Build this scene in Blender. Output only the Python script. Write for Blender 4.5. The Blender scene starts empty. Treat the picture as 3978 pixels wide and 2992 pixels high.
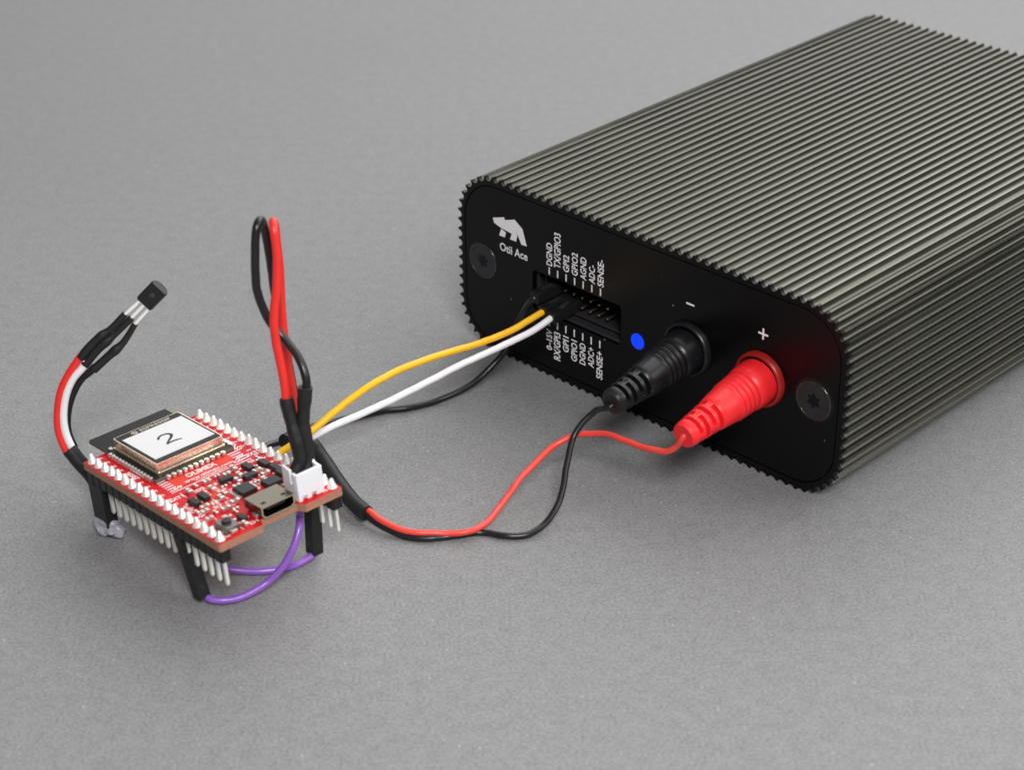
import bpy, bmesh, math, random
from mathutils import Matrix, Vector, noise

# ------------------------------------------------------------------ camera, light, exposure
scene = bpy.context.scene
COL = scene.collection
S = 0.001                                   # everything below is written in millimetres

cam_data = bpy.data.cameras.new('camera')
cam = bpy.data.objects.new('camera', cam_data)
COL.objects.link(cam)
cam_data.sensor_width = 36.0
cam_data.lens = 71.365
cam_data.clip_start = 0.01
cam_data.clip_end = 20.0
cam.matrix_world = Matrix((
    (0.99994391, 0.01059134, 0.0, 0.0),
    (-0.00520395, 0.49131217, -0.87096801, -0.370),
    (-0.00922472, 0.87091916, 0.49133973, 0.22507),
    (0, 0, 0, 1)))
cam_data.dof.use_dof = True
cam_data.dof.focus_distance = 0.425
cam_data.dof.aperture_fstop = 26.0
scene.camera = cam

world = bpy.data.worlds.new('World')
scene.world = world
world.use_nodes = True
bg = world.node_tree.nodes['Background']
bg.inputs['Color'].default_value = (0.93, 0.95, 1.0, 1)
bg.inputs['Strength'].default_value = 0.10

def area(name, loc, target, size, power, color, size_y=None):
    d = bpy.data.lights.new(name, 'AREA')
    d.shape = 'RECTANGLE'; d.size = size; d.size_y = size_y or size
    d.energy = power; d.color = color
    o = bpy.data.objects.new(name, d); COL.objects.link(o)
    o.location = loc
    o.rotation_euler = (Vector(target) - Vector(loc)).to_track_quat('-Z', 'Y').to_euler()
    return o
area('ceiling_lamp', (0.50, 0.56, 0.95), (0.04, 0.05, 0), 1.30, 14.0, (1.0, 0.99, 0.96))
area('room_lamp', (0.10, -0.68, 0.66), (-0.01, -0.04, 0), 0.26, 7.0, (1.0, 0.985, 0.97))
area('back_fill', (0.15, 1.15, 0.66), (0.05, 0.1, 0.0), 1.2, 5.4, (0.97, 0.985, 1.0), 0.7)  # added area light behind the box, for the rib tops to reflect
area('side_fill', (0.95, -0.22, 0.62), (0.05, 0.05, 0), 0.60, 4.2, (0.98, 0.99, 1.0))  # added area light at the right, brightens that side of the box

scene.view_settings.view_transform = 'Standard'
scene.view_settings.look = 'None'
scene.view_settings.exposure = 0.0
scene.view_settings.gamma = 1.0
scene.view_settings.use_curve_mapping = False
scene.render.resolution_x = 1024
scene.render.resolution_y = 771
random.seed(7)

# ------------------------------------------------------------------ frames of the two solid things
BOX_YAW = -0.77867
BOX_O = Vector((-11.89, 53.02, 0.0))
BW, BH, BL = 109.54, 43.9, 147.9
BE = Vector((math.cos(BOX_YAW), math.sin(BOX_YAW), 0))
BN = Vector((-math.sin(BOX_YAW), math.cos(BOX_YAW), 0))
def boxpt(u, v, d):
    return BOX_O + BE * u + BN * d + Vector((0, 0, v))
BRD_O = Vector((-83.051, -27.701, 15.416))
BRD_R = Matrix(((0.649791, 0.756257, -0.076466), (-0.754220, 0.653985, 0.058788), (0.094467, 0.019473, 0.995338)))
def brdpt(a, b, c):
    return BRD_O + BRD_R @ Vector((a, b, c))

# wire centre lines (mm, world)
PATHS = {
    'yellow': [(8.18, 29.01, 19.15), (6.77, 27.59, 19.15), (1.55, 23.55, 17.58), (-4.52, 18.85, 17.18), (-10.47, 14.24, 17.57), (-16.31, 9.72, 17.95), (-22.05, 5.27, 18.0), (-27.72, 0.88, 17.28), (-33.34, -3.47, 15.59), (-37.54, -6.72, 13.64), (-40.8, -9.24, 11.83), (-43.57, -11.39, 10.37), (-46.29, -13.5, 9.46), (-47.65, -14.55, 9.0), (-51.65, -18.55, 5.0)],
    'white': [(9.98, 27.23, 18.7), (8.58, 25.8, 18.5), (4.59, 23.19, 16.7), (-1.52, 19.19, 15.59), (-10.52, 13.29, 14.34), (-18.39, 8.13, 12.53), (-25.17, 3.7, 11.16), (-31.83, -0.67, 10.04), (-37.46, -4.36, 9.23), (-41.92, -7.28, 8.44), (-44.87, -9.21, 7.74), (-47.45, -10.9, 7.0), (-51.45, -14.9, 4.0)],
    'black': [(6.37, 30.79, 21.7), (4.96, 29.37, 21.7), (3.17, 32.28, 17.5), (1.6, 32.05, 14.5), (-1.36, 29.23, 9.0), (-3.47, 28.03, 6.5), (-6.59, 25.84, 4.2), (-10.62, 23.23, 2.4), (-13.71, 21.76, 1.5), (-18.1, 19.97, 0.8), (-23.15, 17.92, 0.75), (-28.2, 16.8, 0.75), (-33.17, 14.68, 0.75), (-38.99, 12.31, 0.8), (-44.04, 8.77, 1.2), (-48.16, 2.84, 2.0), (-52.09, -1.79, 3.0), (-53.03, -7.17, 4.0)],
    'red_power': [(35.3, -24.44, 19.3), (33.68, -26.08, 19.0), (32.56, -25.31, 16.5), (30.66, -24.46, 14.5), (27.16, -21.83, 13.6), (22.77, -17.32, 13.0), (18.26, -13.5, 12.2), (13.6, -11.58, 11.0), (8.82, -12.55, 9.2), (3.99, -16.86, 7.0), (0.16, -22.1, 5.0), (-2.68, -26.5, 3.2), (-5.46, -30.85, 2.2), (-8.67, -33.33, 1.9), (-13.73, -33.46, 1.5), (-21.1, -32.78, 1.8), (-25.81, -30.1, 2.3), (-29.21, -26.72, 2.9)],
    'black_power': [(21.7, -11.03, 19.3), (20.09, -12.66, 18.3), (19.1, -12.1, 17.5), (17.41, -11.95, 17.0), (16.29, -12.09, 16.0), (14.0, -13.11, 14.0), (12.55, -14.34, 12.0), (11.54, -16.82, 10.2), (10.71, -19.83, 8.2), (10.25, -23.12, 6.4), (9.62, -25.8, 4.8), (7.97, -28.96, 3.0), (5.61, -31.52, 1.4), (2.81, -33.21, 0.9), (-1.79, -33.39, 0.75), (-6.4, -32.14, 0.75), (-11.91, -33.36, 0.75), (-17.41, -34.09, 0.75), (-22.04, -32.9, 0.9), (-26.79, -29.73, 1.4), (-29.7, -27.05, 1.9)],
    'sleeve': [(-29.57, -27.31, 2.4), (-31.69, -24.49, 2.6), (-34.26, -20.51, 3.2), (-36.73, -15.7, 4.0), (-39.68, -9.99, 5.0), (-42.48, -4.81, 5.5), (-45.61, -2.28, 5.5), (-47.78, -4.96, 6.0)],
    'shrink_red': [(-41.62, -46.78, 22.74), (-39.98, -45.5, 26.11), (-40.23, -45.0, 29.54), (-40.92, -44.0, 32.65), (-41.61, -43.0, 35.74), (-41.99, -42.5, 38.02)],
    'shrink_black': [(-39.13, -45.68, 22.87), (-38.38, -44.5, 25.48), (-38.6, -44.0, 28.91), (-39.08, -43.5, 32.33), (-38.72, -43.0, 36.44), (-38.28, -42.5, 40.33)],
    'loop_red': [(-41.99, -42.5, 36.92), (-42.2, -42.0, 40.28), (-42.64, -41.5, 43.98), (-43.23, -41.0, 49.07), (-43.37, -41.0, 52.6), (-43.2, -40.5, 55.84), (-42.56, -40.0, 59.75), (-42.27, -39.5, 62.94), (-42.23, -39.0, 67.13), (-42.37, -38.5, 70.27), (-42.62, -37.0, 71.43), (-42.91, -34.0, 69.71), (-43.01, -32.0, 65.52), (-42.92, -31.5, 59.01), (-42.89, -32.0, 52.89), (-42.85, -32.5, 47.4), (-42.61, -32.5, 41.58), (-42.22, -32.0, 35.75), (-41.96, -31.0, 30.3), (-41.76, -30.0, 25.91), (-41.84, -28.0, 19.3), (-42.39, -25.0, 14.34)],
    'loop_black': [(-38.35, -42.5, 39.06), (-38.2, -42.0, 41.32), (-38.64, -41.0, 43.29), (-39.61, -39.5, 45.0), (-41.07, -38.0, 46.54), (-42.83, -36.5, 48.26), (-44.35, -36.0, 49.98), (-45.66, -36.5, 53.1), (-46.49, -37.0, 57.59), (-46.56, -37.0, 61.76), (-46.16, -37.0, 66.56), (-45.78, -36.5, 70.05), (-45.35, -35.0, 70.88), (-45.11, -32.5, 69.21), (-44.93, -31.0, 65.76), (-44.75, -30.0, 61.1), (-44.62, -29.0, 56.02), (-44.36, -28.0, 50.86), (-43.84, -28.0, 45.04), (-42.97, -28.0, 38.38), (-42.25, -27.0, 30.29), (-41.84, -26.0, 22.01), (-41.7, -24.0, 16.1)],
    'sens_red': [(-85.8, -13.03, 31.87), (-86.66, -13.29, 30.82), (-88.85, -14.05, 27.81), (-90.67, -14.91, 24.38), (-91.68, -16.1, 19.58), (-91.66, -16.98, 16.1), (-90.35, -17.99, 12.04), (-89.25, -18.33, 10.67)],
    'sens_white': [(-84.98, -13.4, 30.41), (-85.71, -13.66, 29.36), (-88.13, -14.32, 26.74), (-89.67, -15.11, 23.57), (-90.48, -16.11, 19.57), (-90.33, -16.98, 16.08), (-89.35, -17.72, 13.11), (-88.51, -18.06, 11.75)],
    'sens_black': [(-83.73, -12.58, 28.74), (-84.72, -12.83, 27.74), (-86.53, -13.17, 26.38), (-88.45, -13.9, 23.47), (-89.66, -14.69, 20.27), (-90.13, -15.43, 17.32), (-89.93, -16.04, 14.9), (-88.97, -16.72, 12.18)],
    'sens_sleeve': [(-89.86, -17.84, 12.63), (-89.18, -18.08, 11.7), (-87.96, -18.5, 9.98), (-86.49, -18.95, 8.2), (-80.9, -27.63, 6.53)],
    'shr1': [(-76.77, -11.06, 39.76), (-79.55, -11.74, 37.05), (-81.75, -12.12, 35.5), (-83.84, -12.58, 33.69), (-86.31, -13.25, 31.0)],
    'shr2': [(-75.51, -11.25, 39.02), (-78.29, -11.9, 36.38), (-80.5, -12.36, 34.57), (-82.86, -12.84, 32.62), (-85.51, -13.61, 29.57)],
    'shr3': [(-74.93, -11.55, 37.78), (-76.37, -12.11, 35.57), (-77.8, -12.56, 33.75), (-80.43, -13.11, 31.55), (-83.83, -13.84, 28.65)],
    'leg1': [(-76.91, -11.11, 39.58), (-73.05, -10.28, 42.89)],
    'leg2': [(-75.64, -11.27, 38.91), (-72.23, -10.47, 42.13)],
    'leg3': [(-75.07, -11.6, 37.6), (-71.45, -10.68, 41.26)],
    'to92': [(-72.86, -10.56, 41.75), (-69.68, -9.79, 44.82)],
    'to92_edge': [(-74.03, -10.22, 43.11), (-71.5, -10.91, 40.35)],
    'front_leg': [(-62.35, -51.6, 14.26), (-59.16, -53.93, 1.3)],
    'back_leg': [(-38.77, -40.07, 15.39), (-39.02, -39.29, 1.3)],
    'purple': [(-59.48, -53.69, 2.6), (-58.86, -53.63, 1.6), (-57.48, -54.72, 1.2), (-54.85, -54.81, 1.0), (-52.29, -54.08, 1.0), (-49.49, -52.71, 1.6), (-46.92, -51.19, 2.6), (-44.48, -50.24, 4.8), (-42.56, -49.07, 7.5), (-41.34, -47.61, 10.0), (-40.79, -45.85, 12.0), (-40.86, -43.98, 13.0), (-40.82, -47.55, 17.42), (-43.59, -45.86, 17.11), (-50.09, -46.27, 16.23), (-55.32, -45.93, 12.59), (-57.41, -45.33, 3.2), (-55.27, -45.9, 2.2), (-52.11, -45.79, 1.5), (-48.97, -45.22, 1.0), (-45.55, -44.48, 0.9), (-42.69, -43.2, 0.9), (-40.66, -41.47, 1.0), (-39.38, -40.25, 1.3), (-39.12, -39.39, 1.7), (-39.0, -39.37, 2.71)],
    'glue': [(-82.85, -30.37, 3.0), (-81.32, -30.7, 1.2), (-80.87, -30.7, 0.2), (-84.26, -29.58, 1.5), (-79.48, -28.15, 1.5), (-78.24, -27.93, 3.0)],
    'housing_ends': [],
}

# ------------------------------------------------------------------ materials
def new_mat(name):
    m = bpy.data.materials.new(name); m.use_nodes = True
    nt = m.node_tree
    return m, nt, nt.nodes['Principled BSDF']

def mat(name, color, rough=0.5, metal=0.0, spec=0.5, var=0.12, vscale=400.0, bump=0.0, bscale=2000.0,
        rvar=0.08, **kw):
    """plain material with a little procedural mottling in colour, gloss and relief (scales per metre)"""
    m, nt, p = new_mat(name)
    N, L = nt.nodes, nt.links
    tc = N.new('ShaderNodeTexCoord')
    nz = N.new('ShaderNodeTexNoise'); nz.inputs['Scale'].default_value = vscale; nz.inputs['Detail'].default_value = 4
    L.new(tc.outputs['Object'], nz.inputs['Vector'])
    ramp = N.new('ShaderNodeMix'); ramp.data_type = 'RGBA'
    c = color
    ramp.inputs[6].default_value = (c[0]*(1-var), c[1]*(1-var), c[2]*(1-var), 1)
    ramp.inputs[7].default_value = (min(1, c[0]*(1+var)), min(1, c[1]*(1+var)), min(1, c[2]*(1+var)), 1)
    L.new(nz.outputs['Fac'], ramp.inputs[0])
    L.new(ramp.outputs[2], p.inputs['Base Color'])
    mr = N.new('ShaderNodeMapRange')
    mr.inputs['To Min'].default_value = max(0.03, rough - rvar); mr.inputs['To Max'].default_value = min(1, rough + rvar)
    L.new(nz.outputs['Fac'], mr.inputs['Value']); L.new(mr.outputs['Result'], p.inputs['Roughness'])
    p.inputs['Metallic'].default_value = metal
    p.inputs['Specular IOR Level'].default_value = spec
    if bump:
        n2 = N.new('ShaderNodeTexNoise'); n2.inputs['Scale'].default_value = bscale; n2.inputs['Detail'].default_value = 3
        L.new(tc.outputs['Object'], n2.inputs['Vector'])
        b = N.new('ShaderNodeBump'); b.inputs['Strength'].default_value = bump; b.inputs['Distance'].default_value = 0.0002
        L.new(n2.outputs['Fac'], b.inputs['Height']); L.new(b.outputs['Normal'], p.inputs['Normal'])
    for k, v in kw.items():
        p.inputs[k.replace('_', ' ')].default_value = v
    return m

def dusty(name, color, rough, spec, metal=0.0, dust=0.10, amount=0.60, dscale=900.0, speck=2600.0, **kw):
    """dark surface with a few pale dust specks"""
    m = mat(name, color, rough, metal, spec, **kw)
    nt = m.node_tree; N, L = nt.nodes, nt.links; p = N['Principled BSDF']
    tc = N.new('ShaderNodeTexCoord')
    vo = N.new('ShaderNodeTexVoronoi'); vo.inputs['Scale'].default_value = dscale
    vo.inputs['Randomness'].default_value = 1.0
    L.new(tc.outputs['Object'], vo.inputs['Vector'])
    lt = N.new('ShaderNodeMath'); lt.operation = 'LESS_THAN'; lt.inputs[1].default_value = 0.085
    L.new(vo.outputs['Distance'], lt.inputs[0])
    sep = N.new('ShaderNodeSeparateColor'); L.new(vo.outputs['Color'], sep.inputs[0])
    gt = N.new('ShaderNodeMath'); gt.operation = 'GREATER_THAN'; gt.inputs[1].default_value = amount
    L.new(sep.outputs[0], gt.inputs[0])
    mul = N.new('ShaderNodeMath'); mul.operation = 'MULTIPLY'
    L.new(lt.outputs[0], mul.inputs[0]); L.new(gt.outputs[0], mul.inputs[1])
    mul2 = N.new('ShaderNodeMath'); mul2.operation = 'MULTIPLY'; mul2.inputs[1].default_value = dust * 6
    mul2.use_clamp = True
    L.new(mul.outputs[0], mul2.inputs[0])
    mx = N.new('ShaderNodeMix'); mx.data_type = 'RGBA'
    old = p.inputs['Base Color'].links[0].from_socket
    L.new(mul2.outputs[0], mx.inputs[0]); L.new(old, mx.inputs[6]); mx.inputs[7].default_value = (0.35, 0.33, 0.31, 1)
    L.new(mx.outputs[2], p.inputs['Base Color'])
    return m

def paper_material():
    m, nt, p = new_mat('grey_paper')
    N, L = nt.nodes, nt.links
    tc = N.new('ShaderNodeTexCoord')
    fine = N.new('ShaderNodeTexNoise'); fine.inputs['Scale'].default_value = 1700; fine.inputs['Detail'].default_value = 6
    fine.inputs['Roughness'].default_value = 0.7
    mid = N.new('ShaderNodeTexNoise'); mid.inputs['Scale'].default_value = 320; mid.inputs['Detail'].default_value = 5
    big = N.new('ShaderNodeTexNoise'); big.inputs['Scale'].default_value = 9; big.inputs['Detail'].default_value = 3
    for n in (fine, mid, big): L.new(tc.outputs['Object'], n.inputs['Vector'])
    a = N.new('ShaderNodeMath'); a.operation = 'MULTIPLY_ADD'; a.inputs[1].default_value = 0.90
    L.new(fine.outputs['Fac'], a.inputs[0])
    b = N.new('ShaderNodeMath'); b.operation = 'MULTIPLY'; b.inputs[1].default_value = 0.16
    L.new(mid.outputs['Fac'], b.inputs[0]); L.new(b.outputs[0], a.inputs[2])
    mr = N.new('ShaderNodeMapRange'); mr.inputs['From Min'].default_value = 0.40; mr.inputs['From Max'].default_value = 0.68
    L.new(a.outputs[0], mr.inputs['Value'])
    mx = N.new('ShaderNodeMix'); mx.data_type = 'RGBA'
    mx.inputs[6].default_value = (0.158, 0.158, 0.162, 1); mx.inputs[7].default_value = (0.300, 0.299, 0.302, 1)
    L.new(mr.outputs['Result'], mx.inputs[0])
    mb = N.new('ShaderNodeMix'); mb.data_type = 'RGBA'; mb.blend_type = 'MULTIPLY'; mb.inputs[0].default_value = 1.0
    r2 = N.new('ShaderNodeMapRange'); r2.inputs['To Min'].default_value = 0.95; r2.inputs['To Max'].default_value = 1.05
    L.new(big.outputs['Fac'], r2.inputs['Value'])
    L.new(mx.outputs[2], mb.inputs[6]); L.new(r2.outputs['Result'], mb.inputs[7])
    # scattered pale flecks in the pulp
    vo = N.new('ShaderNodeTexVoronoi'); vo.inputs['Scale'].default_value = 330
    L.new(tc.outputs['Object'], vo.inputs['Vector'])
    lt = N.new('ShaderNodeMath'); lt.operation = 'LESS_THAN'; lt.inputs[1].default_value = 0.075
    L.new(vo.outputs['Distance'], lt.inputs[0])
    sep = N.new('ShaderNodeSeparateColor'); L.new(vo.outputs['Color'], sep.inputs[0])
    gt = N.new('ShaderNodeMath'); gt.operation = 'GREATER_THAN'; gt.inputs[1].default_value = 0.72
    L.new(sep.outputs[0], gt.inputs[0])
    mm = N.new('ShaderNodeMath'); mm.operation = 'MULTIPLY'; L.new(lt.outputs[0], mm.inputs[0]); L.new(gt.outputs[0], mm.inputs[1])
    m2 = N.new('ShaderNodeMath'); m2.operation = 'MULTIPLY'; m2.inputs[1].default_value = 0.45; L.new(mm.outputs[0], m2.inputs[0])
    mf = N.new('ShaderNodeMix'); mf.data_type = 'RGBA'
    L.new(m2.outputs[0], mf.inputs[0]); L.new(mb.outputs[2], mf.inputs[6]); mf.inputs[7].default_value = (0.62, 0.62, 0.6, 1)
    L.new(mf.outputs[2], p.inputs['Base Color'])
    p.inputs['Roughness'].default_value = 0.62
    p.inputs['Specular IOR Level'].default_value = 0.45
    bp = N.new('ShaderNodeBump'); bp.inputs['Strength'].default_value = 0.40; bp.inputs['Distance'].default_value = 0.00025
    L.new(a.outputs[0], bp.inputs['Height']); L.new(bp.outputs['Normal'], p.inputs['Normal'])
    return m

M = {
    'paper': paper_material(),
    'anodised': dusty('dark_anodised_aluminium', (0.104, 0.103, 0.086), 0.29, 0.5, metal=1.0, amount=0.80, dscale=1100, var=0.10, vscale=60),
    'plate': dusty('black_painted_plate', (0.0018, 0.0015, 0.0020), 0.30, 0.24, amount=0.965, dscale=420, bump=0.05, bscale=6000),
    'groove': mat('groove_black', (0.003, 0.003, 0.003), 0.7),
    'ink': mat('white_ink', (0.92, 0.91, 0.94), 0.5, var=0.04, vscale=2500),
    'screw': mat('black_screw_steel', (0.055, 0.054, 0.055), 0.32, 0.75, var=0.3, vscale=900),
    'rim': mat('screw_edge_highlight', (0.13, 0.125, 0.12), 0.26, 1.0, var=0.4, vscale=500),  # paler metal that paints the highlight along the screw edge
    'recess': mat('screw_recess', (0.03, 0.03, 0.04), 0.2, 1.0, var=0.3),
    'hplastic': dusty('black_header_plastic', (0.010, 0.010, 0.011), 0.42, 0.4, amount=0.95, dscale=700),
    'shroud': dusty('dark_grey_shroud', (0.022, 0.021, 0.024), 0.5, 0.4, amount=0.85, dscale=900),
    'gold': mat('gold_pin', (0.40, 0.34, 0.25), 0.35, 1.0),
    'tin': mat('tinned_pin', (0.90, 0.89, 0.82), 0.34, 0.45, var=0.08, vscale=1500),
    'bright': mat('bright_tinned_leg', (0.95, 0.95, 0.92), 0.36, 0.15, var=0.03),
    'solder': mat('solder', (0.92, 0.92, 0.89), 0.32, 0.40, var=0.05, vscale=2500, bump=0.2, bscale=2500),
    'redpvc': mat('red_wire_insulation', (0.86, 0.032, 0.026), 0.34, var=0.06, vscale=300),
    'redthin': mat('red_lead_insulation', (0.86, 0.070, 0.052), 0.34, var=0.06, vscale=300),
    'blackpvc': mat('black_wire_insulation', (0.012, 0.012, 0.013), 0.30, var=0.2, vscale=300),
    'yellow': mat('yellow_wire_insulation', (0.95, 0.50, 0.010), 0.34, var=0.05),
    'white': mat('white_wire_insulation', (0.86, 0.85, 0.88), 0.34, var=0.03),
    'purple': mat('purple_wire_insulation', (0.27, 0.115, 0.52), 0.26, var=0.08, Subsurface_Weight=0.0),
    'shrink': dusty('heat_shrink', (0.014, 0.014, 0.015), 0.50, 0.4, amount=0.86, dscale=700, bump=0.25, bscale=900),
    'redplug': mat('red_plug_plastic', (0.90, 0.020, 0.026), 0.40, var=0.05, vscale=300, bump=0.06, bscale=3000),
    'redring': mat('dark_red_socket_plastic', (0.30, 0.012, 0.008), 0.35, var=0.12, vscale=700),
    'blackplug': dusty('black_plug_plastic', (0.008, 0.0085, 0.010), 0.34, 0.5, amount=0.90, dscale=700, bump=0.06, bscale=3000),
    'mask': mat('red_solder_mask', (0.56, 0.006, 0.012), 0.42, spec=0.22, var=0.22, vscale=260, bump=0.10, bscale=500),
    'copperpour': mat('red_mask_over_copper', (0.68, 0.045, 0.030), 0.42, spec=0.22, var=0.12, vscale=500),
    'fr4': mat('bare_board_edge', (0.40, 0.185, 0.115), 0.62, var=0.30, vscale=1100, bump=0.4, bscale=1800),
    'silk': mat('white_silkscreen', (0.90, 0.78, 0.79), 0.55, var=0.06, vscale=3000),
    'modpcb': mat('black_module_board', (0.012, 0.011, 0.012), 0.45, spec=0.3, var=0.2),
    'modedge': mat('module_board_edge', (0.12, 0.11, 0.08), 0.6, var=0.3, vscale=1500),
    'shieldtop': mat('black_marked_shield', (0.022, 0.021, 0.019), 0.42, 0.1, spec=0.25, var=0.2, vscale=700),
    'shield': mat('nickel_shield', (0.90, 0.76, 0.58), 0.26, 0.9, var=0.10, vscale=600),
    'etch': mat('etched_grey', (0.46, 0.43, 0.36), 0.5, 0.0),
    'sticker': mat('white_paper_sticker', (0.70, 0.705, 0.72), 0.65, var=0.015, vscale=200),
    'marker': mat('black_marker_ink', (0.010, 0.010, 0.012), 0.5),
    'chip': mat('chip_epoxy', (0.013, 0.013, 0.014), 0.45, var=0.2, vscale=900),
    'lead': mat('tinned_lead', (0.78, 0.76, 0.72), 0.32, 0.9),
    'ceramic': mat('ceramic_part', (0.30, 0.22, 0.17), 0.45, var=0.2, vscale=1500),
    'usb': mat('usb_shell_steel', (0.17, 0.15, 0.115), 0.28, 1.0, var=0.30, vscale=500),
    'usbedge': mat('usb_shell_rim', (0.85, 0.74, 0.52), 0.22, 1.0),
    'jst': mat('white_connector_nylon', (0.82, 0.82, 0.86), 0.40, var=0.02, Subsurface_Weight=0.15, Subsurface_Radius=(0.001, 0.001, 0.001), Subsurface_Scale=0.5),
    'glue': mat('hot_glue', (0.52, 0.52, 0.60), 0.14, var=0.05, Transmission_Weight=0.35, IOR=1.45, Subsurface_Weight=0.3, Subsurface_Radius=(0.002, 0.002, 0.002), Subsurface_Scale=0.6),
    'button': mat('button_steel', (0.20, 0.18, 0.16), 0.35, 0.8, var=0.2),
    'sensor': mat('black_sensor_epoxy', (0.014, 0.014, 0.015), 0.32, var=0.2, vscale=800),
    'dot': mat('moulded_mark', (0.05, 0.05, 0.055), 0.35),
}
_led, _nt, _p = new_mat('lit_blue_indicator')
_p.inputs['Base Color'].default_value = (0.0, 0.01, 0.25, 1)
_p.inputs['Emission Color'].default_value = (0.0, 0.045, 1.0, 1)
_p.inputs['Emission Strength'].default_value = 0.95
_p.inputs['Roughness'].default_value = 0.35
_nz = _nt.nodes.new('ShaderNodeTexNoise'); _nz.inputs['Scale'].default_value = 900
_mr = _nt.nodes.new('ShaderNodeMapRange'); _mr.inputs['To Min'].default_value = 0.85; _mr.inputs['To Max'].default_value = 1.05
_tc = _nt.nodes.new('ShaderNodeTexCoord')
_nt.links.new(_tc.outputs['Object'], _nz.inputs['Vector']); _nt.links.new(_nz.outputs['Fac'], _mr.inputs['Value'])
_nt.links.new(_mr.outputs['Result'], _p.inputs['Emission Strength'])
M['led'] = _led

# ------------------------------------------------------------------ mesh helpers
def catmull(pts, step=0.5):
    P = [Vector(p) for p in pts]
    P = [P[0] * 2 - P[1]] + P + [P[-1] * 2 - P[-2]]
    out = []
    for i in range(1, len(P) - 2):
        p0, p1, p2, p3 = P[i-1], P[i], P[i+1], P[i+2]
        # centripetal parametrisation keeps tight bends free of loops
        t0 = 0.0; t1 = t0 + max(1e-4, (p1-p0).length) ** 0.5
        t2 = t1 + max(1e-4, (p2-p1).length) ** 0.5; t3 = t2 + max(1e-4, (p3-p2).length) ** 0.5
        n = max(2, int((p2 - p1).length / step))
        for k in range(n):
            t = t1 + (t2 - t1) * k / n
            a1 = p0*((t1-t)/(t1-t0)) + p1*((t-t0)/(t1-t0))
            a2 = p1*((t2-t)/(t2-t1)) + p2*((t-t1)/(t2-t1))
            a3 = p2*((t3-t)/(t3-t2)) + p3*((t-t2)/(t3-t2))
            b1 = a1*((t2-t)/(t2-t0)) + a2*((t-t0)/(t2-t0))
            b2 = a2*((t3-t)/(t3-t1)) + a3*((t-t1)/(t3-t1))
            out.append(b1*((t2-t)/(t2-t1)) + b2*((t-t1)/(t2-t1)))
    out.append(P[-2])
    return out

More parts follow.
